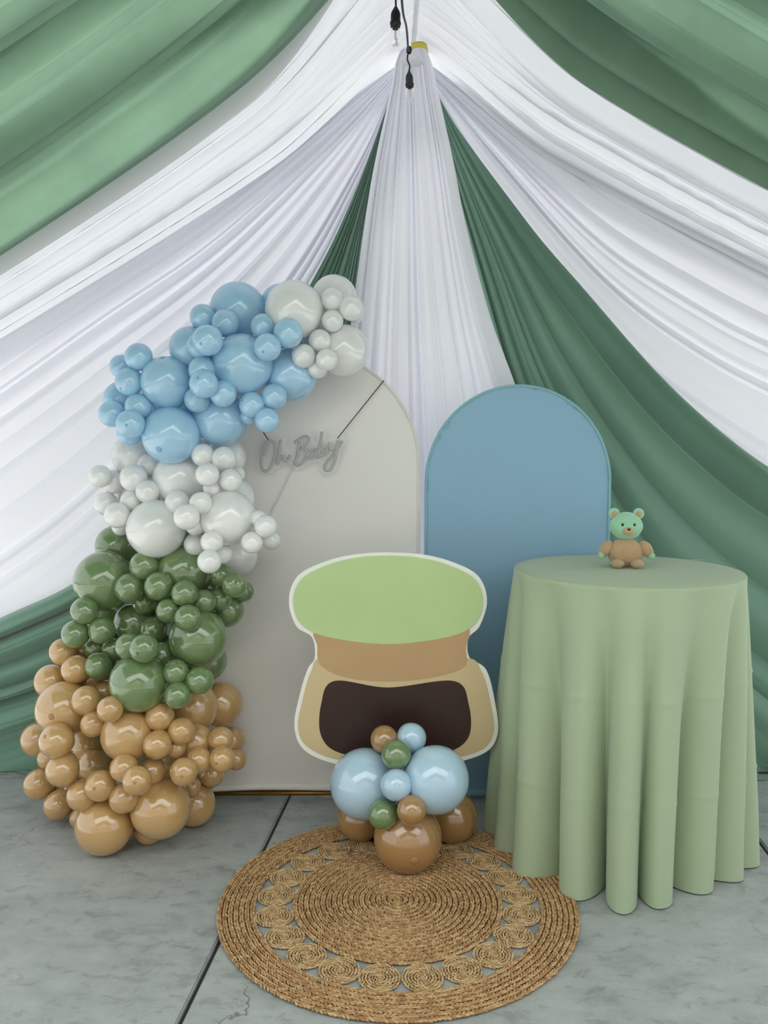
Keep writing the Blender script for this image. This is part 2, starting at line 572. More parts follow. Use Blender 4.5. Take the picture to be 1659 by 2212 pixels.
roof_drape(1, 2.86, 3.86, M['white_roof'], 83, 10, 30, .12, 'white sheer roof drape on the right slope above the back wall', drop=-.03, fine=.5, sharp=.8, bow=.35)
roof_drape(-1, 1.35, 3.03, M['green_roof'], 95, 8, 20, .10, 'green chiffon roof drape at the upper left corner', drop=.03, ridge_pull=.55,
           grooves=[(.735, .024, .19, .0), (.44, .022, .10, .03)])
roof_drape(1, 1.35, 3.02, M['green_roof'], 108, 8, 20, .10, 'green chiffon roof drape at the upper right corner', drop=.03, ridge_pull=.3,
           grooves=[(.85, .034, .19, -.01), (.55, .02, .08, .02)])
for sd_, nm in ((-1, 'left'), (1, 'right')):
    roof_drape(sd_, -.25, 1.42, M['sheer'], 120 + sd_, 9, 24, .07, f'unseen extra-thin white roof drape overhead on the {nm} slope, nearer than the green one', nu=120, nv=60)  # out of view; cloth made extra thin to brighten from above
    roof_drape(sd_, -1.85, -.2, M['green_roof'], 130 + sd_, 9, 24, .07, f'green chiffon roof drape just behind the viewer on the {nm} slope', drop=.03, nu=100, nv=50)

wb = bmesh.new()  # unseen wall behind the viewer, added to dim front light and shape balloon reflections
bmesh.ops.create_cube(wb, size=1)
for v in wb.verts: v.co = Vector((v.co.x * 14, v.co.y * .2 - 6.1, v.co.z * 3.2 + 1.58))
M['added_wall'] = plain('added_wall_grey_beige', (150, 142, 130), .9, bmp=.3, bscale=60)
tag(link('wall_unseen_added', bm_mesh('wall_unseen_added', wb), M['added_wall'], smooth=False), kind='structure')

# gathered knot, yellow strap
kn = at_y(891, 129, 3.60)
gk = empty('drape_tie', kn)
tag(gk, 'white tie and yellow strap holding the gathered drapes at the tent peak', 'tie')
prof = [(.038, -.016), (.045, -.009), (.047, 0), (.043, .009), (.034, .015)]
k_me = lathe('wrap', prof, 26)
for v in k_me.vertices:
    a = math.atan2(v.co.y, v.co.x)
    f = 1 + .07 * math.sin(9 * a + v.co.z * 30)
    v.co.x *= f * 1.05
    v.co.y *= f * .8
link('wrap', k_me, M['white_roof'], gk)
M['yellow'] = plain('yellow_webbing', (206, 190, 70), .6)
V, Fc = [], []
sp = catmull([(-.005, .0, .055), (.03, -.03, .048), (.055, -.045, .03), (.062, -.05, -.002)], 14)
for p in sp:
    for dy, dz in ((-.001, -.012), (-.001, .012), (.001, .012), (.001, -.012)):
        V.append((p[0], p[1] + dy, p[2] + dz))
for i in range(len(sp) - 1):
    for k in range(4):
        Fc.append((i * 4 + k, i * 4 + (k + 1) % 4, i * 4 + 4 + (k + 1) % 4, i * 4 + 4 + k))
tag(link('strap', mesh('strap', V, Fc), M['yellow'], gk), 'yellow webbing strap')

# ------------------------------------------------------------------ string light along the ridge
M['rubber'] = plain('black_rubber', (20, 21, 22), .5)
def glass_mat():
    m, n, p, out = nt('clear_bulb_glass')
    p.inputs['Base Color'].default_value = (.98, .98, .98, 1)
    p.inputs['Transmission Weight'].default_value = 1
    p.inputs['Roughness'].default_value = .02
    p.inputs['IOR'].default_value = 1.12
    return m
M['glass'] = glass_mat()
M['filament'] = plain('amber_filament', (226, 178, 138), .5)
c0, c1, c2, c3 = at_y(862, -260, 2.3), at_y(868, 0, 2.78), at_y(878, 60, 3.15), at_y(882, 112, 3.5)
b1, b2 = at_y(855, 14, 2.74), at_y(883.5, 154, 3.5)
sl_root = empty('string_light', c3)
tag(sl_root, 'black string light cable with two clear bulbs hanging below the tent ridge', 'string light')
def rel(p): return Vector(p) - c3
cable = [tuple(rel(p)) for p in (c0, c1, c2, c3)]
drop1 = [tuple(rel(p)) for p in (at_y(856, -70, 2.7), at_y(855, -20, 2.73), b1)]
drop2 = [tuple(rel(p)) for p in (c3, at_y(880, 128, 3.5), at_y(885, 142, 3.5), b2)]
link('cable', tubes_mesh('cable', [(catmull(cable, 24), .0042)]), M['rubber'], sl_root)
link('drop_wire', tubes_mesh('drop_wire', [(catmull(drop1, 10), .0032)]), M['rubber'], sl_root)
link('drop_wire', tubes_mesh('drop_wire', [(catmull(drop2, 14), .0032)]), M['rubber'], sl_root)
loop = [(.006 * math.cos(a) + (.003 * k), -.006, .014 * math.sin(a) + .004) for k in range(3) for a in np.linspace(0, 5.5, 8)]
link('clip', tubes_mesh('clip', [(loop, .0028)]), M['rubber'], sl_root)
sock = lathe('socket', [(.004, .0), (.006, -.004), (.013, -.016), (.0155, -.024), (.0155, -.046), (.0175, -.048), (.0175, -.054), (.0155, -.056), (.0155, -.062), (.013, -.063)], 20)
bulb = lathe('bulb', [(.011, -.06), (.0125, -.068), (.0165, -.08), (.0175, -.094), (.016, -.107), (.011, -.117), (.004, -.1205)], 20)
fil = lathe('filament', [(.0016, -.068), (.002, -.07), (.002, -.098), (.0016, -.1)], 8)
for p, tl in ((b1, .02), (b2, -.05)):
    s_ = link('socket', sock if not sock.users else sock, M['rubber'], sl_root)
    s_.location = rel(p)
    s_.rotation_euler = (0, tl, 0)
    bb = link('bulb', bulb, M['glass'], s_)
    link('filament', fil, M['filament'], bb)

# ------------------------------------------------------------------ arches
def arch_outline(x0, x1, z0, z_spring, ztop, n=40, inset=0.0):
    cx, r = (x0 + x1) / 2, (x1 - x0) / 2
    h = ztop - z_spring
    pts = [(x0 + inset, z0 + inset)]
    for k in range(n + 1):
        a = math.pi * (1 - k / n)
        pts.append((cx + (r - inset) * math.cos(a), z_spring + (h - inset) * math.sin(a)))
    pts.append((x1 - inset, z0 + inset))
    return pts
ARCH_Y = 3.43
def arch(root, x0, x1, z0, zs, zt, cover, rim, bar, Y, wr_seed, hem_mat):
    th = .042
    root.location = ((x0 + x1) / 2, Y, 0)
    ox = (x0 + x1) / 2
    out = [(p[0] - ox, p[1]) for p in arch_outline(x0, x1, z0, zs, zt)]
    link('cover', slab_from_outline('cover', out, -th / 2, th / 2, .008), cover, root, smooth=False)
    # frame edge showing through the stretch cover: an uneven rim along the outline
    rs = random.Random(wr_seed)
    path = catmull(out[1:-1], 220)
    path = np.vstack([np.linspace(out[0], out[1], 60)[:-1], path, np.linspace(out[-2], out[-1], 60)[1:]])
    pts3 = [(p[0] * .995, -th / 2 - .001 + .0015 * math.sin(i * .35 + 2 * math.sin(i * .11)), p[1] - .004) for i, p in enumerate(path)]
    link('rim', tubes_mesh('rim', [(pts3, .0062)], 8), rim, root)
    # puckers of the cover near the rim
    pk = []
    for j in range(9):
        i = rs.randint(55, 225)
        p, q = np.array(path[i]), np.array(path[min(i + rs.randint(5, 14), len(path) - 1)])
        inw = np.array([-p[0], (zs - p[1]) if p[1] > zs else 0.0])
        inw = inw / (np.linalg.norm(inw) + 1e-6)
        m_ = (p + q) / 2 + inw * rs.uniform(.008, .02)
        pk.append((catmull([(p[0], -th / 2, p[1]), (m_[0], -th / 2 - .001, m_[1]), (q[0], -th / 2, q[1])], 12), .003))
    link('pucker', tubes_mesh('pucker', pk, 6), cover, root)
    w = x1 - x0
    link('hem', tubes_mesh('hem', [(catmull([(-w / 2 + .005, -th / 2, z0 + .006), (-w * .2, -th / 2 - .003, z0 + .017), (w * .2, -th / 2 - .003, z0 + .012), (w / 2 - .005, -th / 2, z0 + .006)], 20), .015)], 8), hem_mat, root)
    link('base_bar', tubes_mesh('base_bar', [([(-w / 2, 0, .018), (w / 2, 0, .018)], .0115)], 12), bar, root)
    for s in (-1, 1):
        link('foot', tubes_mesh('foot', [([(s * (w / 2 - .015), -.04, .007), (s * (w / 2 - .015), .04, .007)], .007)], 8), M['black_bar'], root)
        link('upright', tubes_mesh('upright', [([(s * (w / 2 - .013), 0, .008), (s * (w / 2 - .013), 0, z0 + .03)], .009)], 8), bar, root)
    return root
A1 = empty('backdrop_arch', (0, 0, 0))
tag(A1, 'ivory white fabric arch panel behind the balloon garland and the hanging sign', 'backdrop')
arch(A1, at_y(421, 1000, ARCH_Y).x, at_y(905, 1000, ARCH_Y).x, at_y(800, 1702, ARCH_Y).z, at_y(660, 1000, ARCH_Y).z, at_y(660, 757, ARCH_Y).z,
     M['white_cover'], M['white_rim'], M['gold'], ARCH_Y, 4, M['white_hem'])
A2 = empty('backdrop_arch', (0, 0, 0))
tag(A2, 'dusty blue fabric arch panel standing behind the green table', 'backdrop')
arch(A2, at_y(919, 1040, ARCH_Y).x, at_y(1315, 1040, ARCH_Y).x, at_y(1030, 1716, ARCH_Y).z, at_y(1117, 1040, ARCH_Y).z, at_y(1117, 832, ARCH_Y).z,
     M['blue_cover'], M['blue_rim'], M['black_bar'], ARCH_Y, 9, M['blue_rim'])

# ------------------------------------------------------------------ hanging script sign
SIGN_Y = ARCH_Y - .05
def sz(p): return at_y(500 + p[0] * .27727, 760 + p[1] * .27727, SIGN_Y)
so = sz((560, 790))
sg = empty('script_sign', so)
tag(sg, 'clear acrylic sign with unlit grey script reading Oh Baby hung on the ivory arch', 'sign')
def srel(p, dy=0.0):
    v = sz(p) - so
    return (v.x, dy, v.z)
strokes = {
    'letter_o': [[(304, 690), (268, 712), (243, 780), (234, 860), (250, 920), (280, 928), (312, 892), (338, 820), (346, 750), (333, 705), (304, 692), (280, 712), (266, 760), (262, 808)]],
    'letter_h': [[(388, 684), (374, 780), (358, 880)], [(358, 878), (380, 828), (403, 812), (412, 842), (430, 852), (448, 828), (461, 802)]],
    'letter_b': [[(531, 696), (520, 770), (503, 872)], [(490, 710), (530, 678), (580, 656), (606, 672), (592, 712), (545, 752), (583, 760), (592, 795), (570, 842), (530, 882), (503, 878), (494, 845)]],
    'letter_a': [[(655, 758), (625, 766), (604, 798), (612, 826), (638, 822), (660, 785), (668, 758), (662, 800), (676, 820), (690, 806)]],
    'letter_b_small': [[(707, 622), (692, 720), (676, 808)], [(678, 806), (692, 768), (722, 744), (747, 756), (742, 786), (712, 806), (682, 802)]],
    'letter_y': [[(762, 704), (764, 742), (788, 762), (816, 742), (832, 690)], [(834, 688), (822, 760), (808, 840), (780, 908), (745, 926), (724, 904), (740, 862), (786, 812), (830, 750), (868, 694)]],
}
M['neon'] = plain('grey_silicone_tube', (176, 178, 177), .4)
for nm, st in strokes.items():
    nm = {'letter_b_small': 'letter_b'}.get(nm, nm)
    link(nm, tubes_mesh(nm, [(catmull([srel(p, -.012) for p in s], 8 * len(s)), .0052) for s in st], 8), M['neon'], sg)
def acrylic():
    m, n, p, out = nt('clear_acrylic')
    p.inputs['Base Color'].default_value = (.9, .91, .91, 1)
    p.inputs['Roughness'].default_value = .08
    p.inputs['Specular IOR Level'].default_value = .8
    tr = n.nodes.new('ShaderNodeBsdfTransparent')
    mx = n.nodes.new('ShaderNodeMixShader')
    mx.inputs[0].default_value = .2
    n.links.new(tr.outputs[0], mx.inputs[1])
    n.links.new(p.outputs[0], mx.inputs[2])
    n.links.new(mx.outputs[0], out.inputs['Surface'])
    return m
M['acrylic'] = acrylic()
outl = [(270, 680), (310, 672), (350, 688), (385, 668), (416, 682), (424, 742), (470, 756), (492, 684), (560, 636), (622, 640), (644, 690), (664, 688), (670, 620), (700, 600), (730, 616), (738, 680), (790, 672), (850, 668), (888, 668), (892, 712), (858, 765), (846, 835), (815, 922), (770, 956), (720, 946), (694, 900), (692, 862), (620, 868), (560, 905), (510, 916), (462, 882), (440, 868), (380, 897), (330, 932), (280, 948), (238, 938), (222, 860), (236, 760)]
oc = catmull(outl, 150, closed=True)
link('backing', slab_from_outline('backing', [(srel(p)[0], srel(p)[2]) for p in oc][::-1], -.003, .003, .0008), M['acrylic'], sg, smooth=False)
M['cord'] = plain('dark_twisted_cord', (92, 88, 82), .8)
M['wire'] = plain('pale_clear_wire', (222, 220, 212), .4)
def cord_pts(a, b, n, amp):
    pts = []
    for i in range(n):
        t = i / (n - 1)
        p = Vector(a).lerp(Vector(b), t)
        pts.append((p.x + amp * math.sin(i * 1.9), p.y + amp * math.cos(i * 1.9), p.z))
    return pts
top_r = at_y(829, 822, ARCH_Y - .035) - so
top_l = at_y(520, 858, ARCH_Y - .035) - so
link('hanging_cord', tubes_mesh('hanging_cord', [(cord_pts(top_r, srel((828, 672), -.006), 80, .0011), .0024)], 6), M['cord'], sg)
link('hanging_cord', tubes_mesh('hanging_cord', [(cord_pts(top_l, srel((288, 686), -.006), 70, .0011), .0024)], 6), M['cord'], sg)
pw = [srel((478, 850), .008), srel((470, 905), .015), srel((425, 1010), .02), srel((378, 1110), .02), srel((335, 1190), .02), srel((312, 1235), .02), srel((298, 1300), .02)]
tag(link('power_wire', tubes_mesh('power_wire', [(catmull(pw, 40), .0026)], 6), M['wire'], sg), 'thin pale wire running down from the sign')

# ------------------------------------------------------------------ balloons
def balloon_mesh(name, mat):
    """unit balloon, neck towards -z, round crown towards +z"""
    prof = []
    n = 22
    for i in range(n + 1):
        a = math.pi * i / n
        r, z = math.sin(a), math.cos(a)
        if z < 0:
            z = z * (1 + .16 * (-z) ** 2.2)
            r = r * (1 - .05 * (-math.cos(a)) ** 2)
        prof.append((max(r, .0), z))
    prof = [(r, z) for r, z in prof]
    prof[0] = (.012, 1.0)
    zb = prof[-1][1]
    prof = prof[:-1] + [(.085, zb + .012), (.06, zb - .03), (.05, zb - .06), (.10, zb - .085), (.105, zb - .11), (.03, zb - .115)]
    me = lathe(name, prof[::-1], 40)
    me.materials.append(mat)
    me.polygons.foreach_set('use_smooth', [True] * len(me.polygons))
    return me
BM = {c: balloon_mesh('balloon', M[c]) for c in ('blue', 'white', 'green', 'tan', 'lightblue', 'brown')}
tip_me = {}
for c, mm in (('blue', 'tip_blue'), ('white', 'tip'), ('green', 'tip_green'), ('tan', 'tip_tan'), ('lightblue', 'tip_blue'), ('brown', 'tip_tan')):
    t_ = lathe('tip', [(.125, .985), (.11, 1.0), (.07, 1.012), (.02, 1.016)], 14)
    t_.materials.append(M[mm])
    t_.polygons.foreach_set('use_smooth', [True] * len(t_.polygons))
    tip_me[c] = t_
CNAME = {'blue': 'sky blue', 'white': 'white', 'green': 'olive green', 'tan': 'tan', 'lightblue': 'baby blue', 'brown': 'caramel'}
CAMV = Vector((0, 0, CAM_H))
placed = []
def frac_depth(px, py, pr, Y):
    c = at_y(px, py, Y)
    t = Y / ray(px, py)[1]
    return c, pr * t / F * .995
def arch_limit(px, py, pr): return ARCH_Y - .03 if px + pr > 412 else ARCH_Y + .12
def board_limit(px, py, pr): return BOARD_Y - .004 if py < 1740 else 3.3
def solve_depth(px, py, pr, group_set, y_start, limit):
    """push a balloon back along its line of sight until it touches what is behind it, the arch or the floor"""
    cand = [b for b in group_set if math.hypot(b[0] - px, b[1] - py) < (b[2] + pr) * .98]
    y = min([y_start] + [b[3].y - .004 for b in cand])
    while y > 2.2:
        c, r = frac_depth(px, py, pr, y)
        ok = c.z - r >= -.004 and c.y + r * 1.12 < limit(px, py, pr)
        if ok:
            for b in cand:
                if (c - b[3]).length < (r + b[4]) * .88:
                    ok = False
                    break
        if ok: return y
        y -= .006
    return y
def put_balloon(color, px, py, pr, text, group_set, group, y_start=3.3, tip=None, Y=None, limit=arch_limit, rnd=random.Random(5)):
    pr = pr * 1.045
    y = Y if Y else solve_depth(px, py, pr, group_set, y_start, limit)
    c, r = frac_depth(px, py, pr, y)
    group_set.append((px, py, pr, c, r))
    o = bpy.data.objects.new('balloon', BM[color])
    COL.objects.link(o)
    o.location = c
    jit = rnd.uniform(.97, 1.0)
    o.scale = (r, r, r * jit)
    to_cam = (CAMV - c).normalized()
    if tip:
        off = Vector((tip[0] - px, 0, py - tip[1])) / pr
        d = Vector((off.x, -math.sqrt(max(.05, 1 - off.length_squared)), off.z)).normalized()
        # the crown shows at that place on the visible side
        right, up = Vector((1, 0, 0)), Vector((0, SP, CP))
        fwd = Vector((0, -CP, SP))
        d = (right * off.x + up * off.z + fwd * math.sqrt(max(.05, 1 - off.length_squared))).normalized()
    else:
        d = (to_cam + Vector((rnd.uniform(-.9, .9), rnd.uniform(-.2, .3), rnd.uniform(-.7, .9)))).normalized()
    o.rotation_mode = 'QUATERNION'
    o.rotation_quaternion = d.to_track_quat('Z', 'Y')
    size = 'big' if pr > 41 else ('medium' if pr >= 34 else 'small')
    tag(o, f'{size} {CNAME[color]} balloon {text}', 'balloon', group)
    if tip:
        t = bpy.data.objects.new('tip', tip_me[color])
        COL.objects.link(t)
        t.parent = o
        t['label'] = 'darker rubber tip'
    return o

GR = 'balloons of the garland'
# colour, x, y, radius in the photo, layer from the back, what sets it apart, crown spot if it shows
GARLAND = [
 ('blue', 608, 660, 45, 0, 'peeking out between the top blue and the top white balloons', None),
 ('blue', 514, 671, 59, 1, 'at the very top of the blue section', None),
 ('blue', 438, 685, 27, 2, 'furthest left of the trio under the topmost blue one', None),
 ('blue', 487, 698, 29, 3, 'right one of the trio on the topmost blue one', None),
 ('blue', 431, 747, 27, 2, 'half hidden behind the lowest of the upper trio', None),
 ('blue', 449, 735, 32, 4, 'lowest of the upper trio, its dark tip showing', (440, 749)),
 ('blue', 412, 752, 45, 1, 'half hidden at the upper left edge behind the trio', None),
 ('blue', 568, 705, 26, 3, 'upper left of the trio beside the top white balloon', None),
 ('blue', 622, 720, 31, 3, 'right one of the trio overlapping the top white balloon', None),
 ('blue', 578, 750, 29, 4, 'lowest of the trio beside the top white balloon', (572, 765)),
 ('blue', 616, 765, 30, 1, 'hidden in shade under the trio beside the white balloons', None),
 ('blue', 523, 787, 64, 2, 'in the middle of the blue section', None),
 ('blue', 628, 809, 56, 1, 'at the right end, below the upper white balloons', None),
 ('blue', 360, 825, 54, 2, 'on the left, above the lowest big blue one', (358, 777)),
 ('blue', 300, 771, 29, 3, 'topmost of the cluster at the far left', None),
 ('blue', 263, 792, 25, 1, 'behind the topmost one at the far left', None),
 ('blue', 279, 825, 29, 3, 'third down in the far left cluster, tip at its lower left', (267, 843)),
 ('blue', 264, 864, 39, 0, 'behind the far left clusters', None),
 ('blue', 300, 879, 29, 3, 'tucked against the left side of the lower big blues', None),
 ('blue', 242, 894, 28, 2, 'furthest left of the whole blue section', None),
 ('blue', 282, 916, 30, 4, 'with a centred dark tip in the lower left cluster', (282, 922)),
 ('blue', 280, 934, 27, 2, 'peeking out below the one with the centred tip', None),
 ('blue', 369, 940, 60, 3, 'lowest of all, resting on the white balloons', (356, 975)),
 ('blue', 475, 905, 57, 2, 'right of the lowest one, above the white balloons', None),
 ('blue', 437, 800, 29, 3, 'topmost of the cluster at the centre of the blue section', None),
 ('blue', 440, 829, 30, 5, 'frontmost of the centre cluster, tip near its top', (434, 821)),
 ('blue', 426, 863, 27, 4, 'lower left of the centre cluster', None),
 ('blue', 482, 850, 28, 4, 'lower right of the centre cluster', None),
 ('blue', 539, 898, 20, 2, 'mostly hidden under the lower right trio', None),
 ('blue', 544, 874, 27, 4, 'left one of the lower right trio, tip on its left', (526, 867)),
 ('blue', 592, 857, 27, 3, 'upper right of the lower right trio', None),
 ('blue', 577, 908, 26, 5, 'lowest of the lower right trio, above the sign', None),
 ('white', 722, 643, 47, 1, 'highest of all, in front of the green drape', None),
 ('white', 635, 670, 61, 2, 'beside the topmost blue balloon', None),
 ('white', 718, 647, 24, 3, 'on the front of the highest white one', None),
 ('white', 768, 680, 17, 2, 'peeking out at the top right edge', None),
 ('white', 759, 666, 26, 3, 'at the upper right end of the garland', None),
 ('white', 718, 693, 23, 4, 'below the pair at the upper right end', None),
 ('white', 742, 757, 54, 2, 'at the lower right end above the arch rim', None),
 ('white', 691, 736, 24, 3, 'left above the big white one at the right end', None),
 ('white', 656, 769, 25, 4, 'against the right side of the blue section', None),
 ('white', 706, 777, 23, 5, 'on the front of the big one at the right end', None),
 ('white', 686, 796, 21, 3, 'lowest of the upper white section', None),
 ('white', 290, 985, 46, 0, 'behind on the left, right under the blue section', None),
 ('white', 489, 988, 41, 0, 'behind on the right, right under the blue section', None),
 ('white', 323, 1006, 26, 1, 'just under the lowest big blue one, on its left', None),
 ('white', 216, 1029, 24, 2, 'furthest left of the white section', None),
 ('white', 246, 1041, 25, 1, 'second from the left edge of the white section', None),
 ('white', 289, 1033, 29, 2, 'third from the left edge, wide and in front', None),
 ('white', 319, 1062, 25, 3, 'below the wide one, in the left cluster', None),
 ('white', 387, 1036, 55, 1, 'in the middle, directly under the lowest blue one', None),
 ('white', 438, 983, 24, 3, 'upper left of the upper right white cluster', None),
 ('white', 484, 991, 26, 3, 'upper right of the upper right white cluster', None),
 ('white', 448, 1025, 25, 4, 'lower left of the upper right white cluster', None),
 ('white', 498, 1037, 24, 4, 'lower right of the upper right white cluster', None),
 ('white', 512, 1024, 17, 2, 'peeking out right of the upper right white cluster', None),
 ('white', 457, 1055, 18, 3, 'slightly yellowish, wedged under the upper right cluster', None),
 ('white', 383, 1085, 26, 4, 'upper left of the centre white cluster', None),
 ('white', 434, 1087, 24, 4, 'upper right of the centre white cluster', None),
 ('white', 403, 1117, 27, 5, 'frontmost of the centre white cluster', None),
 ('white', 422, 1135, 21, 4, 'lowest of the centre white cluster', None),
 ('white', 500, 1078, 49, 0, 'half hidden behind at the right edge', None),
 ('white', 494, 1119, 58, 2, 'at the right, in front of the ivory arch', None),
 ('white', 337, 1142, 61, 3, 'lowest on the left, sitting on the green section', None),
 ('white', 253, 1113, 27, 4, 'left of the lowest big white one', None),
 ('white', 262, 1137, 20, 2, 'peeking out under the one on the left', None),
 ('white', 229, 1088, 25, 2, 'at the left edge above the green section', None),
 ('white', 284, 1082, 23, 2, 'between the left cluster and the lowest big white one', None),
 ('white', 421, 1176, 23, 3, 'left one of the bottom white cluster', None),
 ('white', 458, 1171, 24, 4, 'upper one of the bottom white cluster', None),
 ('white', 452, 1213, 25, 5, 'lowest of the white section, in front of the greens', None),
 ('white', 482, 1197, 20, 3, 'right one of the bottom white cluster', None),
 ('white', 513, 1199, 43, 0, 'behind at the lower right, against the ivory arch', None),
 ('white', 574, 1137, 24, 4, 'top of the trio furthest right', None),
 ('white', 586, 1167, 20, 3, 'furthest right of the lower garland', None),
 ('white', 544, 1172, 23, 4, 'left one of the trio furthest right', None),
 ('white', 558, 1120, 18, 3, 'hidden behind the top of the right trio', None),
 ('green', 253, 1180, 45, 0, 'behind at the top, under the white balloons', None),
 ('green', 226, 1255, 63, 2, 'at the upper left edge of the green section', None),
 ('green', 396, 1233, 57, 1, 'at the top, below the lowest white cluster', None),
 ('green', 312, 1222, 31, 3, 'highest of the trio between the two upper big greens', None),
 ('green', 280, 1270, 31, 4, 'left one of the trio between the upper big greens', None),
 ('green', 343, 1266, 30, 4, 'right one of the trio between the upper big greens', None),
 ('green', 312, 1300, 26, 3, 'below that upper trio, in shade', None),
 ('green', 399, 1282, 28, 4, 'right of the upper trio in the middle row', None),
 ('green', 363, 1319, 25, 4, 'left one in the diagonal cluster at the centre', None),
 ('green', 441, 1299, 25, 3, 'right one in the diagonal cluster at the centre', None),
 ('green', 475, 1294, 25, 2, 'below the trio at the right edge', None),
 ('green', 479, 1243, 25, 2, 'upper left of the trio at the right edge', None),
 ('green', 506, 1263, 27, 4, 'frontmost of the right edge trio, tip at its top', (514, 1255)),
 ('green', 526, 1278, 22, 2, 'furthest right of the green section', None),
 ('green', 490, 1318, 36, 0, 'in shade behind the right edge', None),
 ('green', 406, 1335, 28, 5, 'lowest of the diagonal cluster, on the big right one', None),
 ('green', 428, 1378, 61, 3, 'at the right, beside the ivory arch', None),
 ('green', 289, 1345, 41, 1, 'in dark shade at the centre of the section', None),
 ('green', 332, 1360, 28, 3, 'in front of the shaded one, on its right', None),
 ('green', 183, 1320, 29, 3, 'highest of the trio at the left edge', None),
 ('green', 163, 1370, 29, 4, 'furthest left of the green section', None),
 ('green', 220, 1362, 28, 3, 'right one of the trio at the left edge', None),
 ('green', 204, 1399, 23, 2, 'in shade under the left edge trio', None),
 ('green', 243, 1402, 23, 2, 'in shade left of the pair at the lower centre', None),
 ('green', 278, 1396, 28, 4, 'left one of the pair above the lowest big green', None),
 ('green', 311, 1400, 30, 5, 'brightest of the pair above the lowest big green, tip showing', (305, 1406)),
 ('green', 349, 1415, 27, 3, 'right of that pair, on the lowest big green', None),
 ('green', 212, 1438, 28, 4, 'at the lower left, touching the tan balloons', None),
 ('green', 300, 1475, 61, 3, 'lowest of all, above the tan section', None),
 ('green', 449, 1428, 40, 0, 'in shade behind the lower right edge', None),
 ('green', 380, 1452, 27, 4, 'upper left of the lower right trio', None),
 ('green', 431, 1470, 29, 5, 'right one of the lower right trio', None),
 ('green', 384, 1502, 28, 5, 'lowest of the lower right trio', None),
 ('tan', 136, 1408, 28, 2, 'highest of the tan section, below the left greens', None),
 ('tan', 180, 1405, 24, 0, 'peeking out between the upper left greens', None),
 ('tan', 112, 1472, 36, 1, 'at the upper left edge of the tan section', None),
 ('tan', 164, 1446, 30, 3, 'under the lowest left green one', None),
 ('tan', 198, 1466, 27, 1, 'in shade behind the lowest left green one', None),
 ('tan', 138, 1532, 58, 3, 'at the left, with a dark tip in its middle', (134, 1534)),
 ('tan', 187, 1513, 31, 4, 'on the right side of the left big tan one', None),
 ('tan', 226, 1495, 22, 2, 'peeking out left of the lowest big green', None),
 ('tan', 238, 1532, 27, 5, 'below the lowest big green, on its left', None),
 ('tan', 202, 1564, 27, 4, 'between the left and the middle big tan ones', None),
 ('tan', 277, 1587, 56, 3, 'in the middle of the tan section', None),
 ('tan', 345, 1548, 30, 5, 'below the lowest big green, on its right', None),
 ('tan', 392, 1579, 28, 5, 'right one of the trio beside the middle big tan', None),
 ('tan', 340, 1609, 30, 5, 'lowest of the trio beside the middle big tan', (334, 1629)),
 ('tan', 416, 1528, 53, 1, 'behind the lower right greens', None),
 ('tan', 477, 1521, 46, 0, 'at the upper right, against the ivory arch', None),
 ('tan', 82, 1597, 35, 1, 'cut behind at the far left edge', None),
 ('tan', 122, 1600, 36, 4, 'at the left edge, below the one with the middle tip', (108, 1583)),
 ('tan', 106, 1638, 24, 2, 'peeking out below the left edge one', None),
 ('tan', 185, 1611, 34, 2, 'in shade left of the middle big tan one', None),
 ('tan', 135, 1663, 34, 5, 'at the lower left, dark tip at its bottom', (128, 1688)),
 ('tan', 202, 1653, 32, 4, 'right of the one with the tip at its bottom', None),
 ('tan', 268, 1659, 29, 4, 'below the middle big tan one', None),
 ('tan', 296, 1686, 30, 6, 'frontmost above the two floor balloons, tip right of centre', (300, 1681)),
 ('tan', 330, 1666, 27, 4, 'right behind the frontmost one', None),
 ('tan', 367, 1656, 24, 2, 'in deep shade in the right half', None),
 ('tan', 397, 1667, 29, 5, 'in the right half above the right floor balloon, tip centred', (400, 1668)),
 ('tan', 430, 1642, 27, 4, 'above right of the one with the centred tip', None),
 ('tan', 379, 1616, 22, 3, 'hidden right of the trio beside the middle big tan', None),
 ('tan', 422, 1603, 38, 1, 'in shade behind the right half', None),
 ('tan', 477, 1598, 27, 2, 'upper one of the cluster at the right edge', None),
 ('tan', 500, 1599, 28, 0, 'behind the cluster at the right edge', None),
 ('tan', 480, 1640, 27, 4, 'front one of the cluster at the right edge, tip showing', (473, 1641)),
 ('tan', 510, 1641, 22, 2, 'furthest right of the tan section', None),
 ('tan', 457, 1673, 26, 2, 'lowest of the cluster at the right edge', None),
 ('tan', 85, 1694, 32, 4, 'furthest left of the whole garland', None),
 ('tan', 126, 1740, 30, 4, 'near the floor at the lower left, tip at its bottom', (127, 1765)),
 ('tan', 147, 1709, 32, 2, 'behind the lower left group', None),
 ('tan', 178, 1718, 32, 4, 'left above the left floor balloon', None),
 ('tan', 217, 1697, 32, 5, 'above the left floor balloon, tip in its middle', (214, 1693)),
 ('tan', 268, 1724, 31, 5, 'between the two big floor balloons', None),
 ('tan', 226, 1783, 60, 3, 'resting on the floor at the left', None),
 ('tan', 347, 1746, 62, 3, 'just above the floor at the right', None),
 ('tan', 420, 1738, 44, 0, 'in shade on the floor behind the right end', None),
 ('tan', 414, 1699, 20, 2, 'peeking out above the shaded floor one', None),
 ('tan', 322, 1789, 33, 0, 'on the floor behind the two big ones', None),
 ('tan', 172, 1768, 21, 0, 'hidden behind the left floor balloon', None),
]
